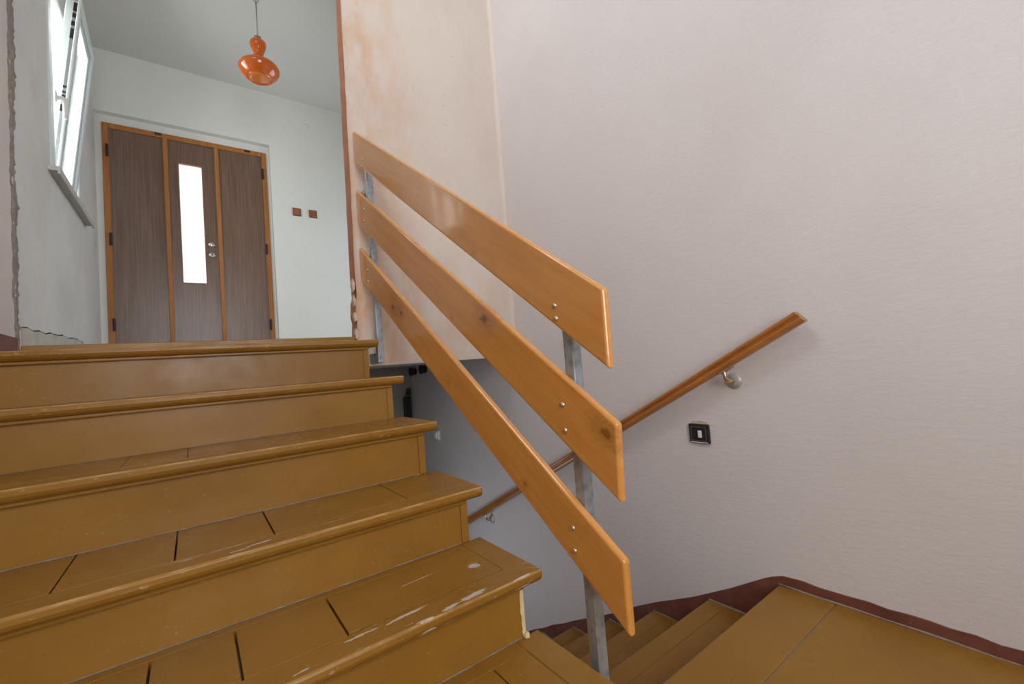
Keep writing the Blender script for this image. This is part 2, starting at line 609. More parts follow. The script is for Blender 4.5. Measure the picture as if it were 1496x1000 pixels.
# left wall: stair part slightly proud, hall part with the window opening
WY0, WY1, WZ0, WZ1 = 3.14, 3.90, 2.05, 3.14
bm = box(-0.9, -0.547, -1.4, 2.50, -0.2, 3.35)
add_box(bm, -0.9, -0.547, -1.4, 0.35, 3.35, WELL)
add_box(bm, -0.9, -0.547, 1.95, 2.50, 3.35, WELL)
add_box(bm, -0.9, -0.547, 0.35, 1.95, 5.05, WELL)  # unseen high opening left for the added stairwell light
struct(mesh_obj('wall_left', bm, M_left), 'pinkish plastered wall strip at the left edge of the stairs', 'wall')
bm = bmesh.new()
add_box(bm, -0.9, XL, 2.50, WY0, HALL - 0.1, CEIL)
add_box(bm, -0.9, XL, WY1, 4.75, HALL - 0.1, CEIL)
add_box(bm, -0.9, XL, WY0, WY1, HALL - 0.1, WZ0)
add_box(bm, -0.9, XL, WY0, WY1, WZ1, CEIL)
M_hl = plaster('grey_white_plaster', (0.68, 0.655, 0.62, 1), (0.61, 0.58, 0.54, 1), 0.2, 2.2)
wl = struct(mesh_obj('wall_hall_left', bm, M_hl), 'grey-white hall wall holding the tilted window', 'wall')
# broken plaster seam between both
bm = bmesh.new()
rows = []
N = 170
wa = wb = 0.0
for i in range(N + 1):
    z = HALL + (CEIL - HALL) * i / N
    wa = wa * 0.8 + rnd.uniform(-0.007, 0.007)
    wb = wb * 0.8 + rnd.uniform(-0.012, 0.012)
    y0, y1 = 2.472 + wa, 2.572 + wb
    xs_ = [-0.549, -0.5435, -0.5465, -0.5490, -0.5525, -0.560]
    row = []
    for k, t_ in enumerate((-0.1, 0.0, 0.33, 0.66, 0.97, 1.05)):
        jx = rnd.uniform(-0.0022, 0.0030) if 0 < k < 5 else 0
        row.append(bm.verts.new((xs_[k] + jx, y0 + (y1 - y0) * t_ + (rnd.uniform(-0.006, 0.006) if 0 < k < 5 else 0), z)))
    rows.append(row)
for a, b in zip(rows[:-1], rows[1:]):
    for k in range(5):
        bm.faces.new((a[k], a[k + 1], b[k + 1], b[k]))
mesh_obj('broken_plaster_seam', bm, M_rubble, wl, True)
# loose plaster patch above the hall floor
top = [(2.60, 1.160), (2.68, 1.166), (2.75, 1.160), (2.86, 1.172), (2.95, 1.168), (3.05, 1.182), (3.18, 1.183), (3.30, 1.195), (3.42, 1.192), (3.55, 1.203), (3.68, 1.206), (3.85, 1.20), (4.0, 1.15), (4.1, 1.10)]
poly = [(y, z) for y, z in top] + [(4.1, HALL), (2.60, HALL)]
M_patch = plaster('loose_plaster', (0.56, 0.51, 0.44, 1), (0.46, 0.41, 0.34, 1), 0.35, 9, False)
mesh_obj('loose_plaster_patch', prism(poly, 0, XL - 0.002, XL + 0.004), M_patch, wl)
bm = bmesh.new()
for a, b in zip(top[:-1], top[1:]):
    prism([(a[0], a[1] - 0.001), (b[0], b[1] - 0.001), (b[0], b[1] + 0.004 + rnd.uniform(0, 0.004)), (a[0], a[1] + 0.004)], 0, XL - 0.002, XL + 0.0015, bm)
mesh_obj('crack', bm, M_dark, wl)

o = mesh_obj('baseboard_left', box(-0.549, -0.538, -1.3, 2.47, HALL - 0.05, 1.105), M_redband, None, False, 0.003)
struct(o, 'short dark red skirting beside the top step', 'baseboard')

# far wall with the recessed door
bm = bmesh.new()
add_box(bm, -0.9, 2.5, 4.49, 4.75, 3.095, CEIL)
add_box(bm, 0.655, 2.5, 4.49, 4.75, HALL - 0.1, 3.095)
add_box(bm, -0.9, -0.516, YD, 4.75, HALL - 0.1, 3.095)
add_box(bm, 0.632, 0.655, YD, 4.75, HALL - 0.1, 3.095)
add_box(bm, -0.516, 0.632, YD, 4.75, 3.03, 3.095)
struct(mesh_obj('wall_far', bm, M_hall), 'white painted hall wall around the wooden entrance door', 'wall')
bm = box(2.3, 2.5, 2.2, 2.8, HALL - 0.1, CEIL)
add_box(bm, 2.3, 2.5, 4.0, 4.75, HALL - 0.1, CEIL)
add_box(bm, 2.3, 2.5, 2.8, 4.0, HALL - 0.1, 1.1)
add_box(bm, 2.3, 2.5, 2.8, 4.0, 2.4, CEIL)
struct(mesh_obj('wall_hall_right', bm, M_hall), 'hidden right wall of the hall', 'wall')
struct(mesh_obj('wall_hall_front', box(XW + 0.25, 2.5, 2.1, 2.275, HALL - 0.1, CEIL), M_hall), 'hidden front wall of the hall', 'wall')

# wall behind the camera with the landing window
bm = bmesh.new()
bx0, bx1, bz0, bz1 = -0.50, 0.75, 0.75, 2.75
add_box(bm, -0.9, bx0, -1.5, -1.25, -0.2, WELL)
add_box(bm, bx1, XW + 0.25, -1.5, -1.25, -0.2, WELL)
add_box(bm, bx0, bx1, -1.5, -1.25, -0.2, bz0)
add_box(bm, bx0, bx1, -1.5, -1.25, bz1, WELL)
struct(mesh_obj('wall_behind', bm, M_right), 'plastered wall behind the landing with its window', 'wall')
wf = bpy.data.objects.new('window_2', None)
C.objects.link(wf)
wf.location = (0.12, -1.45, bz0)
struct(wf, 'landing window behind the viewer', 'window')
bm = bmesh.new()
for a in ((bx0, bx0 + 0.06, bz0, bz1), (bx1 - 0.06, bx1, bz0, bz1), (bx0 + 0.06, bx1 - 0.06, bz0, bz0 + 0.06), (bx0 + 0.06, bx1 - 0.06, bz1 - 0.06, bz1), (0.09, 0.16, bz0 + 0.06, bz1 - 0.06)):
    add_box(bm, a[0], a[1], -1.47, -1.41, a[2], a[3])
mesh_obj('window_frame', bm, M_pvc, wf)

# lower well: closing walls
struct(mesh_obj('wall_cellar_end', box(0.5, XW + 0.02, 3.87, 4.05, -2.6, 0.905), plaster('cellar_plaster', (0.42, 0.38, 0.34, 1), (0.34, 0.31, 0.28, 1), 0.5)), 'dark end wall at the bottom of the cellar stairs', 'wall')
wc = bpy.data.objects.new('well_fill_frame', None)  # frame added around the fill light; the wall behind is solid
C.objects.link(wc)
wc.location = (0.655, 2.55, -0.72)
struct(wc, 'added frame around a fill light beside the descending stairs', 'window')
bm = bmesh.new()
for a in ((2.08, 2.125, -0.72, -0.12), (2.975, 3.02, -0.72, -0.12), (2.125, 2.975, -0.72, -0.695), (2.125, 2.975, -0.145, -0.12)):
    add_box(bm, 0.646, 0.690, a[0], a[1], a[2], a[3])
mesh_obj('window_frame', bm, M_pvc, wc)

# ------------------------------------------------------------------ lower landing
bm = box(-0.547, XW, -1.25, 0.40, -0.20, -0.03)
fl = struct(mesh_obj('floor', bm, M_dark), 'ochre painted boarded landing in the right foreground', 'floor')
o = mesh_obj('nosing_board', box(0.665, XW - 0.004, 0.579, LOW_Y0, -0.034, 0.0), M_low, fl, False, 0.006, 3)
xs = [-0.546, 0.10, 0.66, 1.10, XW - 0.004]
for a, b in zip(xs[:-1], xs[1:]):
    mesh_obj('plank', box(a + 0.0006, b - 0.0006, -1.25, 0.577, -0.034, -0.0004), M_low, fl, False, 0.001, 1)
bm = box(0.64, XW - 0.004, 0.40, 0.70, -0.20, -0.034)
mesh_obj('joist', bm, M_dark, fl)
bm = tube([(XW - 0.003, -1.25 + 0.1 * i, 0.001 + rnd.uniform(-0.001, 0.002)) for i in range(21)], [rnd.uniform(0.003, 0.006) for _ in range(21)], 6)
mesh_obj('caulk', bm, M_caulk, fl, True)
bm = tube([(0.72 + i * 0.04 - 0.02, 0.578, -0.0016) for i in range(24)], 0.0019, 5)
mesh_obj('joint_filler', bm, simple('dusty_joint', (0.22, 0.16, 0.11, 1), 0.9, 0, 0.4, 50), fl, True)

# painted skirting band that follows floor and lower flight
topb = [(-1.25, 0.036), (-0.6, 0.034)]
yy = -0.5
while yy < 0.70:
    topb.append((yy, 0.037 + rnd.uniform(-0.0035, 0.0035)))
    yy += 0.045
topb += [(0.735, 0.034), (0.768, 0.021), (0.80, 0.004), (0.86, -0.034), (0.93, -0.078), (1.012, -0.1255), (1.10, -0.176), (1.2, -0.226), (1.285, -0.268), (1.406, -0.3346), (1.539, -0.417), (1.66, -0.486), (1.792, -0.555)]
yy = 1.86
while yy < 3.86:
    topb.append((yy, -0.555 - 0.557 * (yy - 1.792) + rnd.uniform(-0.005, 0.005)))
    yy += 0.09
bm = bmesh.new()
for a, b in zip(topb[:-1], topb[1:]):
    prism([a, b, (b[0], b[1] - 0.34), (a[0], a[1] - 0.34)], 0, XW - 0.005, XW + 0.01, bm)
bmesh.ops.remove_doubles(bm, verts=bm.verts, dist=1e-5)
struct(mesh_obj('baseboard_right', bm, M_redband), 'oxide red painted skirting band along the right wall', 'baseboard')

# ------------------------------------------------------------------ lower flight
ls = thing('lower_staircase', 'ochre wooden cellar stairs descending beside the right wall', 'staircase', (1.15, LOW_Y0, -0.2))
joints = {1: [1.03], 2: [1.16], 3: [0.98], 4: [1.2], 5: [1.0], 6: [1.1], 7: [1.0], 8: [1.2], 9: [1.05], 10: [1.1]}
for i in range(1, 11):
    yn = LOW_Y0 + LOW_G * i
    z = -LOW_R * i
    t = mesh_obj('tread', box(0.665, XW - 0.006, yn - 0.075, yn, z - 0.032, z), M_low, ls, False, 0.006, 3)
    xs = [0.665] + joints[i] + [XW - 0.006]
    for a, b in zip(xs[:-1], xs[1:]):
        mesh_obj('plank', box(a + 0.002, b - 0.002, yn - LOW_G - 0.035, yn - 0.0765, z - 0.032, z - 0.0004), M_low, t, False, 0.0012, 1)
    bm = tube([(XW - 0.0085, yn - LOW_G - 0.03 + (LOW_G + 0.025) * k / 6, z + 0.001) for k in range(7)], [rnd.uniform(0.003, 0.0055) for _ in range(7)], 6)
    mesh_obj('caulk', bm, M_caulk, t, True)
    mesh_obj('riser', box(0.665, XW - 0.006, yn - LOW_G - 0.055, yn - LOW_G - 0.035, z - 0.03, z + LOW_R - 0.033), M_riser, ls)
mesh_obj('stringer', prism([(LOW_Y0 - 0.05, -0.2), (3.85, -0.2 - 0.5576 * (3.85 - LOW_Y0 + 0.05)), (3.85, -2.55), (LOW_Y0 - 0.05, -2.55)], 0, 0.67, XW - 0.01), M_dark, ls)

# ------------------------------------------------------------------ upper flight
us = thing('upper_staircase', 'worn ochre painted wooden stairs climbing to the hall door', 'staircase', (0.08, 0.7, 0.0))
tj = {0: [-0.30, 0.08, 0.531], 1: [-0.30, -0.087, 0.053, 0.239], 2: [-0.235, -0.046, 0.147, 0.488], 3: [-0.158, -0.02, 0.285, 0.535], 4: [-0.2, 0.15, 0.42], 5: []}
gap = {0: 0.0032, 1: 0.0045, 2: 0.0034, 3: 0.0012, 4: 0.0008, 5: 0.001}
XLs, XR = -0.546, 0.70


def nosing_profile(n, z, d):
    """section (y,z) of a nosing board, rounded above and undercut below"""
    return [(n + d, z), (n + 0.006, z), (n + 0.002, z - 0.0018), (n, z - 0.006), (n, z - 0.016), (n + 0.004, z - 0.024), (n + 0.013, z - 0.032), (n + d, z - 0.032)]


for i in range(6):
    n, z = UP_Y[i], UP_Z[i]
    m = M_tread[i]
    border = i in (0, 1)
    d = 0.072
    # front nosing board; mitred into the end border where there is one
    bm = prism(nosing_profile(n, z, d), 0, XLs, XR)
    if border:
        for v in bm.verts:
            if v.co.x > 0.5:
                v.co.x = XR - max(0.0, v.co.y - n - 0.013) / (d - 0.013) * 0.073
    tr = mesh_obj('tread', bm, m, us, False, 0.0025, 2)
    back = (UP_Y[i + 1] + 0.04) if i < 5 else 2.60
    xe = 0.627 if border else XR
    xs = [XLs] + tj[i] + [xe]
    strip = 0.0
    if i in (0, 1):                                  # narrow board along the riser
        strip = 0.045 if i == 0 else 0.03
        mesh_obj('back_board', box(XLs, xe, back - strip + 0.0012, back, z - 0.032, z), m, tr, False, 0.0008, 1)
    g = gap[i] / 2
    for k, (a, b) in enumerate(zip(xs[:-1], xs[1:])):
        y0, y1 = n + d + 0.0009, back - strip
        ga = g if k else 0
        gb = g if k < len(xs) - 2 else (0.0014 if border else 0)
        if i == 1 and k == len(xs) - 2:
            # the last board of this step has a round knot hole
            bm = bmesh.new()
            cx, cy, rx, ry = 0.588, 1.043, 0.0195, 0.018
            outer = []
            x0, x1 = a + ga, b - gb
            nseg = 32
            hole_t, hole_b, out_t, out_b = [], [], [], []
            for q in range(nseg):
                an = 2 * math.pi * q / nseg
                c, s = math.cos(an), math.sin(an)
                px, py = cx + rx * c, cy + ry * s
                tx = ((x1 - cx) / c if c > 1e-6 else ((x0 - cx) / c if c < -1e-6 else 9))
                ty = ((y1 - cy) / s if s > 1e-6 else ((y0 - cy) / s if s < -1e-6 else 9))
                tt = min(tx, ty)
                hole_t.append(bm.verts.new((px, py, z)))
                hole_b.append(bm.verts.new((cx + rx * 0.95 * c, cy + ry * 0.95 * s, z - 0.012)))
                out_t.append(bm.verts.new((cx + tt * c, cy + tt * s, z)))
                out_b.append(bm.verts.new((cx + tt * c, cy + tt * s, z - 0.03)))
            for q in range(nseg):
                r_ = (q + 1) % nseg
                bm.faces.new((hole_t[q], hole_t[r_], out_t[r_], out_t[q]))
                bm.faces.new((hole_t[q], hole_b[q], hole_b[r_], hole_t[r_]))
                bm.faces.new((out_t[q], out_t[r_], out_b[r_], out_b[q]))
            for (ax, ay) in ((x0, y0), (x0, y1), (x1, y0), (x1, y1)):     # corner pieces
                cs = sorted(range(nseg), key=lambda q: (out_t[q].co.x - ax) ** 2 + (out_t[q].co.y - ay) ** 2)[:2]
                cv = bm.verts.new((ax, ay, z))
                bm.faces.new((out_t[cs[0]], out_t[cs[1]], cv))
            mesh_obj('plank', bm, m, tr)
            bm = lathe([(0.0192, z - 0.0048), (0.0192, z - 0.012)], (cx, cy), None, 24, None, 'Z', True)
            mesh_obj('knot_hole_filling', bm, simple('pale_dusty_knot', (0.50, 0.46, 0.42, 1), 0.9, 0, 0.6, 90, 0.8), tr)
        else:
            dz = rnd.uniform(-0.0004, 0.0002)
            mesh_obj('plank', box(a + ga, b - gb, y0, y1, z - 0.032, z + dz), m, tr, False, 0.0008, 1)
    if border:
        bp_ = [(0.628, back), (0.628, n + d + 0.0008), (XR, n + 0.014), (XR, back)]
        mesh_obj('border_board', prism(bp_, 2, z - 0.032, z), m, tr, False, 0.003, 2)
    # dark void seen through the open joints
    pass
    # riser under this tread with cover strip and moulding
    zb_ = UP_Z[i - 1] if i else 0.0
    ry = n + 0.040
    rs = mesh_obj('riser', box(XLs, 0.652, ry, ry + 0.018, zb_ - 0.002, z - 0.033), M_riser, us)
    mesh_obj('moulding', box(XLs, 0.655 if i != 1 else 0.657, ry - 0.016, ry + 0.001, z - 0.044, z - 0.031), M_riser, rs, False, 0.004, 2)
    if i == 1:
        # here the cover strip has come off: pale broken edge
        bm = bmesh.new()
        zs = [zb_ + 0.002 + (z - 0.046 - zb_) * q / 12 for q in range(13)]
        A, B, D = [], [], []
        for q, zq in enumerate(zs):
            xi = 0.651 + rnd.uniform(-0.003, 0.0015)
            A.append(bm.verts.new((xi, ry - 0.0012, zq)))
            B.append(bm.verts.new((0.662, ry - 0.001, zq)))
            D.append(bm.verts.new((0.662, ry + 0.018, zq)))
        for q in range(12):
            bm.faces.new((A[q], B[q], B[q + 1], A[q + 1]))
            bm.faces.new((B[q], D[q], D[q + 1], B[q + 1]))
        mesh_obj('chipped_edge', bm, M_cream, rs)
        bm = bmesh.new()
        bmesh.ops.create_icosphere(bm, subdivisions=2, radius=0.009)
        for v in bm.verts:
            v.co = Vector((0.660, ry - 0.006, zb_ + 0.005)) + Vector((v.co.x, v.co.y, v.co.z * 0.8)) * rnd.uniform(0.8, 1.2)
        mesh_obj('plaster_crumb', bm, M_cream, rs)
    elif i:
        mesh_obj('cover_strip', box(0.637, 0.661, ry - 0.005, ry + 0.02, zb_, z - 0.033), M_riser, rs, False, 0.002, 2)
    if i:
        nn = 40
        pts = [(XLs + (0.66 - XLs) * k / nn, ry - 0.001, zb_ + 0.0008) for k in range(nn + 1)]
        bm = tube(pts, [rnd.uniform(0.0006, 0.0020) * (1.2 if i < 4 else 0.6) for _ in pts], 5)
        mesh_obj('caulk', bm, M_caulk, rs, True)
poly = [(0.66, -2.55), (0.66, 0.122)]
for i in range(1, 6):
    poly += [(UP_Y[i] + 0.059, UP_Z[i - 1] - 0.034), (UP_Y[i] + 0.059, UP_Z[i] - 0.034)]
poly += [(2.028, HALL - 0.034), (2.028, 0.9), (3.86, 0.9), (3.86, -2.55)]
mesh_obj('understair_block', prism(poly, 0, -0.545, 0.645), M_left, us)  # solid block added under the flight, stops light leaking through
o = mesh_obj('threshold_board', box(-0.452, 0.628, 2.10, 2.30, HALL - 0.01, HALL + 0.025), M_riser, us, False, 0.003)

# ------------------------------------------------------------------ railing
rl = thing('stair_railing', 'stair railing of three sloping varnished planks on two steel posts', 'railing', (0.735, 0.755, 0.0))
XS0, XS1 = 0.70, 0.721
slats = [
    ((2.170, 1.248), (2.170, 1.080), (0.611, 0.142), (0.613, -0.031)),
    ((2.173, 0.939), (2.173, 0.760), (0.606, -0.143), (0.614, -0.309)),
    ((2.184, 0.646), (2.182, 0.480), (0.619, -0.427), (0.620, -0.583))]
bolts = [[(0.764, -0.0325 + 0.0), (0.763, 0)], [], []]
knot_at = [[(0.62, 0.02, 0, 0.012, 0.3)],
           [(0.63, 0.108, 0, 0.042, 1.0), (0.10, 0.105, 0, 0.034, 0.8), (0.81, 0.02, 0, 0.008, 0.6)],
           [(1.44, 0.06, 0, 0.036, 0.9), (1.36, 0.075, 0, 0.030, 0.85), (0.885, 0.041, 0, 0.009, 0.7), (0.408, 0.035, 0, 0.012, 0.6)]]
for i, (lt, lb, rtp, rb) in enumerate(slats):
    p0 = Vector((rb[0], rb[1] + CAM_Z))
    d = Vector((lb[0] - rb[0], lb[1] - rb[1])).normalized()
    nrm = Vector((-d.y, d.x))
    def L(p):
        q = Vector((p[0], p[1] + CAM_Z)) - p0
        return (q.dot(d), q.dot(nrm))
    # lower left corner is cut off and rounded
    lbx = L((lb[0] - 0.022, lb[1] - 0.022 * d.y / d.x))
    lb2 = L((lb[0], lb[1] + 0.014))
    poly = [L(rb), L(rtp), L(lt), lb2, lbx]
    bm = prism(poly, 2, 0, XS1 - XS0)
    mw = m_wood('varnished_plank_%d' % i, (0.68, 0.30, 0.070, 1), (0.58, 0.24, 0.050, 1), (0.26, 0.085, 0.020, 1), 0.24, knot_at[i], (1.1, 12, 3), i * 3.3)
    o = mesh_obj('plank', bm, mw, None, False, 0.0075, 4)
    mat = Matrix(((0, 0, 1, XS0), (d.x, nrm.x, 0, p0.x), (d.y, nrm.y, 0, p0.y), (0, 0, 0, 1)))
    o.matrix_world = mat
    o.parent = rl
    o.matrix_parent_inverse = rl.matrix_basis.inverted()
    o['label'] = ['topmost varnished plank', 'middle varnished plank with dark knots', 'lowest varnished plank'][i]
    for p in o.data.polygons:
        p.use_smooth = False
    # screw heads
    hs = [[(0.764, 0.826), (0.763, 0.795), (2.052, 1.745), (2.058, 1.713)], [(0.765, 0.590), (0.763, 0.530), (2.068, 1.502), (2.079, 1.448)], [(0.765, 0.303), (0.765, 0.251), (2.075, 1.203), (2.076, 1.146)]][i]
    for (y, z) in hs:
        z = z + 0.1605
        prof = [(0.0005, XS0 - 0.0052), (0.003, XS0 - 0.0048), (0.0055, XS0 - 0.003), (0.0065, XS0 - 0.0008), (0.0065, XS0 + 0.001)]
        b = mesh_obj('bolt_head', lathe(prof, (y, z), None, 14, None, 'X', True), M_brass, None, True)
        b.parent = o
        b.matrix_parent_inverse = mat.inverted()


def post(y0, y1, z0, z1):
    bm = box(XS1, XS1 + 0.030, y0, y1, z0, z1)
    return mesh_obj('post', bm, M_galv, rl, False, 0.003, 2)


p = post(0.738, 0.769, 0.0, 0.12 + CAM_Z)
p['label'] = 'galvanised square steel post at the foot of the railing'
p = post(2.062, 2.094, 0.052 + CAM_Z, 1.10 + CAM_Z)
p['label'] = 'galvanised square steel post at the head of the railing'
mesh_obj('fixing_plate', box(XS1, XS1 + 0.03, 2.094, YP + 0.004, 0.052 + CAM_Z, 0.10 + CAM_Z), M_galv, p, False, 0.002)
mesh_obj('fixing_plate', box(XS1, XS1 + 0.03, 2.094, YP + 0.004, 0.90 + CAM_Z, 0.93 + CAM_Z), M_galv, p, False, 0.002)

# ------------------------------------------------------------------ wall handrail
hr = thing('wall_handrail', 'moulded brown wooden handrail fixed to the pink wall', 'handrail', (1.61, 0.585, 0.9))
y0, z0, slope = 0.572, 0.076 + CAM_Z, -0.527
ang = math.atan(slope)
dirv = Vector((0, math.cos(ang), math.sin(ang)))
upv = Vector((0, -math.sin(ang), math.cos(ang)))
# section: s = towards the room (-x), u = up
sec = [(-0.021, 0.012), (-0.018, 0.019), (-0.008, 0.024), (0.006, 0.024), (0.014, 0.021), (0.0175, 0.015), (0.0165, 0.010), (0.011, 0.006), (0.0105, 0.002),
       (0.017, -0.002), (0.019, -0.009), (0.0165, -0.017), (0.009, -0.0215), (-0.010, -0.0215), (-0.018, -0.018), (-0.021, -0.010)]
bm = bmesh.new()
Lr = 3.75
A, B = [], []
for s, u in sec:
    base = Vector((1.598 - s, y0, z0)) + upv * u
    # vertical cut at the upper end
    A.append(bm.verts.new(base + dirv * (u * 0.25)))
    B.append(bm.verts.new(base + dirv * Lr))
fa = bm.faces.new(A)
bm.faces.new(B[::-1])
for i in range(len(sec)):
    j = (i + 1) % len(sec)
    bm.faces.new((A[i], A[j], B[j], B[i]))
ro_ = mesh_obj('rail', bm, M_rail, hr)
bm = bmesh.new()
bm.faces.new([bm.verts.new(Vector((1.598 - s * 1.0, y0, z0)) + upv * u + dirv * (u * 0.25 - 0.0008)) for s, u in sec])
mesh_obj('cut_end', bm, M_cut, ro_)
for yb in (0.845, 2.63):
    zr = z0 + slope * (yb - y0)
    prof = [(0.0295, XW + 0.002), (0.0295, XW - 0.004), (0.024, XW - 0.010), (0.012, XW - 0.013), (0.001, XW - 0.014)]
    zc = zr - 0.066
    br = mesh_obj('bracket', lathe(prof, (yb - 0.012, zc), None, 24, None, 'X'), simple('painted_bracket_metal', (0.47, 0.46, 0.43, 1), 0.45, 0.35, 0.35, 60, 0.3), hr, True)
    bm = tube([(XW - 0.008, yb - 0.012, zc), (XW - 0.030, yb - 0.006, zc + 0.002), (XW - 0.044, yb, zc + 0.014), (XW - 0.049, yb, zc + 0.045)], [0.010, 0.009, 0.008, 0.008], 10)
    mesh_obj('bracket_arm', bm, M_brass, br, True)
    mesh_obj('saddle', box(XW - 0.064, XW - 0.036, yb - 0.025, yb + 0.025, zr - 0.028, zr - 0.020, mat=Matrix.Translation((0, yb, zr)) @ Matrix.Rotation(ang, 4, 'X') @ Matrix.Translation((0, -yb, -zr))), M_brass, br)

# ------------------------------------------------------------------ door
dr = bpy.data.objects.new('door_1', None)
C.objects.link(dr)
dr.location = (0.06, YD, HALL)
struct(dr, 'brown entrance door with narrow lit glass in orange frame', 'door')
F0, F1 = YD - 0.012, YD + 0.06
X0, X1, DT = -0.516, 0.632, 3.03
fr = mesh_obj('door_frame', box(X0, X0 + 0.040, F0, F1, HALL, DT), M_frame, dr, False, 0.004)
mesh_obj('frame_jamb', box(X1 - 0.040, X1, F0, F1, HALL, DT), M_frame, fr, False, 0.004)
mesh_obj('frame_head', box(X0 + 0.040, X1 - 0.040, F0, F1, DT - 0.042, DT), M_frame, fr, False, 0.004)
mesh_obj('mullion', box(-0.139, -0.106, F0 - 0.004, F1, HALL, DT - 0.042), M_frame, fr, False, 0.004)
mesh_obj('mullion', box(0.221, 0.254, F0 - 0.004, F1, HALL, DT - 0.042), M_frame, fr, False, 0.004)
for xa, xb in ((X0 + 0.040, -0.139), (0.254, X1 - 0.040)):
    mesh_obj('side_panel', box(xa - 0.012, xb + 0.012, YD + 0.002, YD + 0.04, HALL, DT - 0.03), M_lam, dr)
# middle leaf around the glass
gx0, gx1, gz0, gz1 = -0.041, 0.131, 1.752, 2.802
bm = bmesh.new()
la, lb_ = -0.122, 0.237
for a in ((la, gx0, HALL, DT - 0.03), (gx1, lb_, HALL, DT - 0.03), (gx0, gx1, HALL, gz0), (gx0, gx1, gz1, DT - 0.03)):
    add_box(bm, a[0], a[1], YD + 0.004, YD + 0.042, a[2], a[3])
leaf = mesh_obj('door_leaf', bm, M_lam, dr)
mesh_obj('pane', box(gx0 - 0.002, gx1 + 0.002, YD + 0.020, YD + 0.026, gz0 - 0.002, gz1 + 0.002), M_frost, leaf)
bm = bmesh.new()
for a in ((gx0, gx0 + 0.006, gz0, gz1), (gx1 - 0.006, gx1, gz0, gz1), (gx0, gx1, gz0, gz0 + 0.006), (gx0, gx1, gz1 - 0.006, gz1)):
    add_box(bm, a[0], a[1], YD - 0.001, YD + 0.02, a[2], a[3])
mesh_obj('glazing_bead', bm, M_frame, leaf)
for zc in (2.103, 2.011):
    prof = [(0.001, YD - 0.012), (0.016, YD - 0.011), (0.021, YD - 0.007), (0.022, YD + 0.004)]
    bm = lathe(prof, (0.173, zc), None, 20, None, 'Y', False)
    for v in bm.verts:
        v.co.x = 0.173 + (v.co.x - 0.173) * 1.25
    h = mesh_obj('lock_rosette', bm, M_chrome, leaf, True)
    h['label'] = 'oval chrome lock rosette'
    mesh_obj('keyhole', box(0.169, 0.177, YD - 0.0135, YD - 0.011, zc - 0.009, zc + 0.004), M_black, h) if zc < 2.05 else None
for x, zc in ((-0.486, 2.80), (-0.481, 2.08), (-0.479, 1.40), (0.596, 2.82), (0.596, 2.10), (0.598, 1.39)):
    mesh_obj('hinge', lathe([(0.008, zc - 0.05), (0.009, zc - 0.045), (0.009, zc + 0.045), (0.008, zc + 0.05)], (x, F0 - 0.004), None, 12, None, 'Z', True), M_hinge, fr)
for x in (-0.165, 0.478):
    mesh_obj('top_bolt', box(x - 0.022, x + 0.022, F0 - 0.006, F0 + 0.002, DT - 0.024, DT - 0.006), M_hinge, fr, False, 0.002)

# ------------------------------------------------------------------ hall window
wn = bpy.data.objects.new('window_1', None)
C.objects.link(wn)
wn.location = (XL, 3.5, WZ0)
struct(wn, 'white plastic window with tilted open sash in the hall', 'window')
bm = bmesh.new()
fx0, fx1 = -0.625, -0.549
for a in ((WY0, WY0 + 0.075, WZ0, WZ1), (WY1 - 0.07, WY1, WZ0, WZ1), (WY0 + 0.075, WY1 - 0.07, WZ0, WZ0 + 0.06), (WY0 + 0.075, WY1 - 0.07, WZ1 - 0.06, WZ1)):
    add_box(bm, fx0, fx1, a[0], a[1], a[2], a[3])
mesh_obj('window_frame', bm, M_pvc, wn, False, 0.006, 2)
# tilted sash
SY0, SY1, SZ0, SH = 3.275, 3.80, 2.085, 1.035
T = Matrix.Translation((-0.609, SY0, SZ0)) @ Matrix.Rotation(math.radians(2.4), 4, 'Z') @ Matrix.Translation((0, -SY0, 0)) @ Matrix.Rotation(math.radians(6.1), 4, 'Y')
st, sw = 0.050, 0.070
bm = bmesh.new()
for a in ((SY0, SY0 + sw, 0, SH), (SY1 - sw, SY1, 0, SH), (SY0 + sw, SY1 - sw, 0, sw), (SY0 + sw, SY1 - sw, SH - sw, SH)):
    add_box(bm, 0, st, a[0], a[1], a[2], a[3], T)
# overlapping lip on the room side
for a in ((SY0 - 0.016, SY0 + 0.03, -0.016, SH + 0.016), (SY1 - 0.03, SY1 + 0.016, -0.016, SH + 0.016), (SY0 + 0.03, SY1 - 0.03, -0.016, 0.03), (SY0 + 0.03, SY1 - 0.03, SH - 0.03, SH + 0.016)):
    add_box(bm, st, st + 0.014, a[0], a[1], a[2], a[3], T)
sash = mesh_obj('sash', bm, M_pvc, wn, False, 0.004, 2)
mesh_obj('pane', box(0.02, 0.026, SY0 + sw - 0.005, SY1 - sw + 0.005, sw - 0.005, SH - sw + 0.005, mat=T), M_clear, sash)
bm = box(0.034, 0.048, SY0 - 0.0025, SY0 + 0.001, 0.02, SH - 0.01, mat=T)
mesh_obj('hardware_strip', bm, simple('grey_window_hardware', (0.33, 0.34, 0.34, 1), 0.35, 0.5, 0.2), sash)
for (za, zb2) in ((0.97, 1.02), (0.93, 0.955), (0.88, 0.905), (0.80, 0.86), (0.44, 0.455), (0.47, 0.478), (0.50, 0.512), (0.36, 0.40)):
    mesh_obj('hardware_catch', box(0.033, 0.049, SY0 - 0.006, SY0 - 0.001, za, zb2, mat=T), M_hinge, sash)
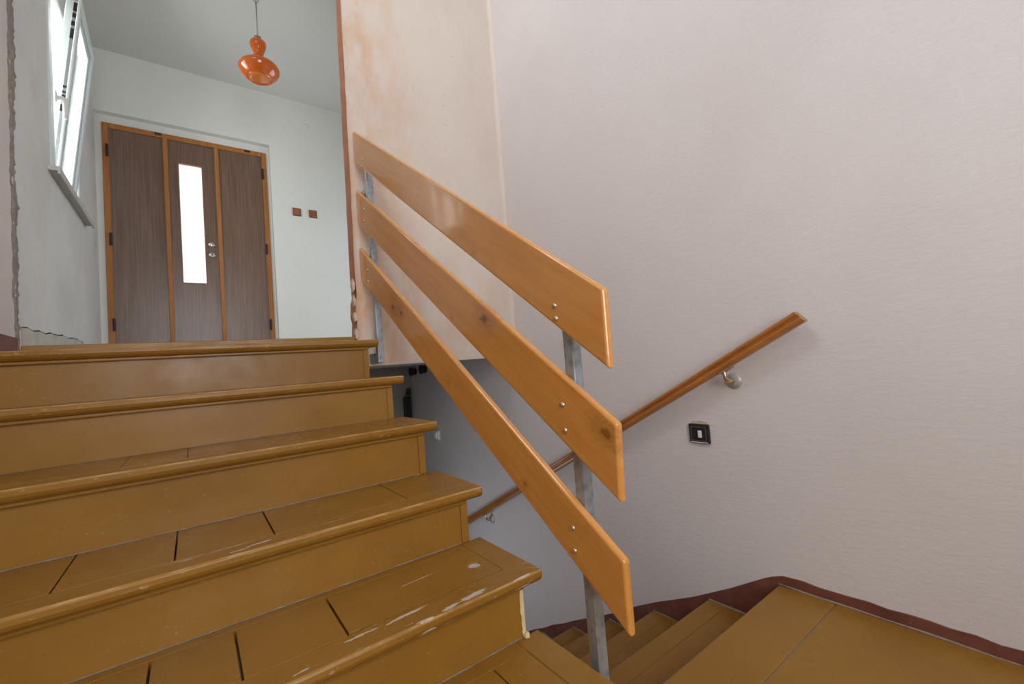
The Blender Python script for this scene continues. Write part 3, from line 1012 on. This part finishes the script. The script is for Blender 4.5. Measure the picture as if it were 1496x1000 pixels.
# handle on the frame side of the sash
hx, hy, hz = -0.549, 3.232, 2.49
bm = box(hx, hx + 0.009, hy - 0.014, hy + 0.014, hz - 0.033, hz + 0.033)
hd = mesh_obj('handle', bm, M_white, wn, False, 0.004)
bm = tube([(hx + 0.008, hy, hz), (hx + 0.030, hy, hz), (hx + 0.040, hy, hz - 0.004), (hx + 0.042, hy + 0.002, hz - 0.02), (hx + 0.040, hy + 0.006, hz - 0.11)], [0.012, 0.012, 0.013, 0.013, 0.011], 10)
mesh_obj('handle_lever', bm, M_white, hd, True)
# sill board with folded front edge
sl = [(-0.565, WZ0 + 0.004), (-0.512, WZ0 + 0.004), (-0.512, WZ0 - 0.034), (-0.522, WZ0 - 0.034), (-0.522, WZ0 - 0.018), (-0.565, WZ0 - 0.018)]
si = mesh_obj('window_sill', prism([(x, z) for x, z in sl], 1, 3.10, 4.06), M_sill, wn, False, 0.003)
mesh_obj('sill_end_cap', prism([(x, z) for x, z in sl], 1, 3.096, 3.0995), simple('pale_sill_cap', (0.66, 0.65, 0.60, 1), 0.5), si)
bm = bmesh.new()                                  # outer reveal lip
add_box(bm, -0.88, -0.63, WY0 + 0.005, WY1 - 0.005, WZ0 - 0.02, WZ0 + 0.012)
mesh_obj('outer_sill', bm, M_white, wn)

# ------------------------------------------------------------------ pendant lamp
LX, LY = 0.447, 3.30
lp = thing('pendant_lamp', 'orange glass pendant lamp hanging from the hall ceiling', 'lamp', (LX, LY, CEIL))
c = CAM_Z
mesh_obj('ceiling_cup', lathe([(0.001, CEIL - 0.075), (0.016, CEIL - 0.073), (0.022, CEIL - 0.06), (0.034, CEIL)], (LX, LY), None, 24, None, 'Z'), simple('yellowed_plastic', (0.46, 0.42, 0.34, 1), 0.4), lp, True)
mesh_obj('cord', tube([(LX, LY, CEIL - 0.07), (LX, LY, 2.41 + c)], 0.0028, 8), simple('brown_cord', (0.25, 0.20, 0.15, 1), 0.6), lp, True)
mesh_obj('cap', lathe([(0.006, 2.412 + c), (0.022, 2.409 + c), (0.0245, 2.403 + c), (0.0245, 2.386 + c), (0.022, 2.384 + c)], (LX, LY), None, 28, None, 'Z', True), simple('grey_lamp_cap', (0.26, 0.23, 0.19, 1), 0.45, 0.4), lp, True)


def m_orange(name, base, emis=0.0):
    t = NT(name)
    a = t.noise(9, 3)
    t.col(t.mix(a, tuple(x * 0.9 for x in base[:3]) + (1,), base))
    t.rough(0.10)
    t.b.inputs['Subsurface Weight'].default_value = 0.25
    t.b.inputs['Subsurface Radius'].default_value = (0.05, 0.015, 0.004)
    t.b.inputs['Coat Weight'].default_value = 0.5
    return t.m


M_or = m_orange('orange_opal_glass', (0.62, 0.125, 0.010, 1))
outer = [(0.022, 2.388), (0.040, 2.381), (0.0500, 2.369), (0.0520, 2.355), (0.0480, 2.336), (0.0400, 2.316), (0.0330, 2.297), (0.0300, 2.280), (0.031, 2.262), (0.036, 2.246),
         (0.050, 2.235), (0.075, 2.226), (0.100, 2.214), (0.118, 2.198), (0.1275, 2.180), (0.126, 2.165), (0.117, 2.148), (0.104, 2.132), (0.092, 2.120), (0.083, 2.113), (0.079, 2.111)]
inner = [(0.075, 2.113), (0.079, 2.119), (0.100, 2.142), (0.114, 2.164), (0.116, 2.182), (0.098, 2.204), (0.06, 2.222), (0.02, 2.24)]
mesh_obj('lamp_shade', lathe([(r_, h + c) for r_, h in outer + inner], (LX, LY), None, 48), M_or, lp, True)
mesh_obj('diffuser', lathe([(0.001, 2.108 + c), (0.04, 2.109 + c), (0.076, 2.113 + c), (0.076, 2.117 + c)], (LX, LY), None, 40), m_orange('pale_orange_glass', (0.66, 0.20, 0.035, 1)), lp, True)

# ------------------------------------------------------------------ switches
for k, (xa, lab) in enumerate(((0.828, 'brown square light switch nearer the door'), (0.972, 'brown square light switch farther from the door'))):
    s = thing('light_switch', lab, 'switch', (xa + 0.036, 4.49, 2.47), 'brown switches on the hall wall')
    za = 2.443
    mesh_obj('switch_plate', box(xa, xa + 0.072, 4.479, 4.492, za, za + 0.072), M_brownpl, s, False, 0.003)
    mesh_obj('rocker', box(xa + 0.012, xa + 0.058, 4.474, 4.480, za + 0.012, za + 0.060), simple('orange_brown_plastic', (0.33, 0.13, 0.055, 1), 0.3) if k == 0 else M_brownpl, s, False, 0.003)
    mesh_obj('switch_base', box(xa + 0.004, xa + 0.074, 4.486, 4.4915, za - 0.004, za + 0.068), M_hinge, s)
o = mesh_obj('junction_box_cover', lathe([(0.001, 4.487), (0.030, 4.487), (0.034, 4.491)], (0.99, 3.365), None, 28, None, 'Y'), M_hall, None, True)
o['label'] = 'faint round painted-over cover high on the white hall wall'
o['category'] = 'cover'

s = thing('light_switch', 'black square switch with white toggle below the handrail', 'switch', (XW, 0.994, 0.51))
mesh_obj('switch_plate', box(XW - 0.012, XW + 0.002, 0.951, 1.037, 0.474, 0.552), M_black, s, False, 0.004)
bm = bmesh.new()
for a in ((0.961, 0.964, 0.484, 0.542), (1.024, 1.027, 0.484, 0.542), (0.961, 1.027, 0.484, 0.4865), (0.961, 1.027, 0.5395, 0.542)):
    add_box(bm, XW - 0.0145, XW - 0.011, a[0], a[1], a[2], a[3])
mesh_obj('inner_frame', bm, simple('grey_worn_plastic', (0.10, 0.095, 0.09, 1), 0.4), s)
mesh_obj('toggle', box(XW - 0.020, XW - 0.012, 0.980, 0.994, 0.499, 0.527), M_white, s, False, 0.002)
mesh_obj('lower_edge_trim', box(XW - 0.0135, XW - 0.011, 0.957, 1.030, 0.4775, 0.4805), M_white, s)
bm = prism([(0.957, 0.551), (1.030, 0.551), (1.022, 0.562), (0.99, 0.566), (0.962, 0.561)], 0, XW - 0.002, XW + 0.002)
mesh_obj('bare_plaster_rim', bm, simple('yellow_bare_plaster', (0.55, 0.47, 0.33, 1), 0.9, 0, 0.3), s)

s = thing('wall_socket', 'small white fitting low on the cellar stair wall', 'socket', (XW, 3.377, 0.30))
mesh_obj('socket_plate', box(XW - 0.018, XW + 0.002, 3.34, 3.41, 0.262, 0.342), M_white, s, False, 0.006)
mesh_obj('socket_cover', box(XW - 0.034, XW - 0.017, 3.352, 3.398, 0.275, 0.33), M_white, s, False, 0.006)

for k, (y, z, lab) in enumerate(((3.75, 0.850, 'dark pipe stub under the hall floor, nearer the cellar end'), (3.53, 0.862, 'dark pipe stub under the hall floor, nearer the railing'))):
    s = thing('pipe_stub', lab, 'pipe', (XW, y, z), 'pipe stubs below the hall floor')
    mesh_obj('pipe', tube([(XW + 0.01, y, z), (XW - 0.05, y, z)], 0.030, 16), M_hinge, s, True)
    mesh_obj('pipe_collar', lathe([(0.038, XW - 0.052), (0.038, XW - 0.040)], (y, z), None, 20, None, 'X', True), M_hinge, s)

s = thing('cable_box', 'black box with loose cables at the cellar stair end', 'box', (1.60, 3.87, 0.5))
mesh_obj('box_body', box(1.555, 1.625, 3.83, 3.872, 0.42, 0.62), M_black, s, False, 0.006)
for k in range(3):
    y = 3.825
    mesh_obj('cable', tube([(1.57 + k * 0.022, 3.84, 0.61), (1.575 + k * 0.02, 3.82, 0.66), (1.585 + k * 0.016, 3.825, 0.70), (1.60 + k * 0.012, 3.85, 0.64)], 0.004, 8), M_black, s, True)
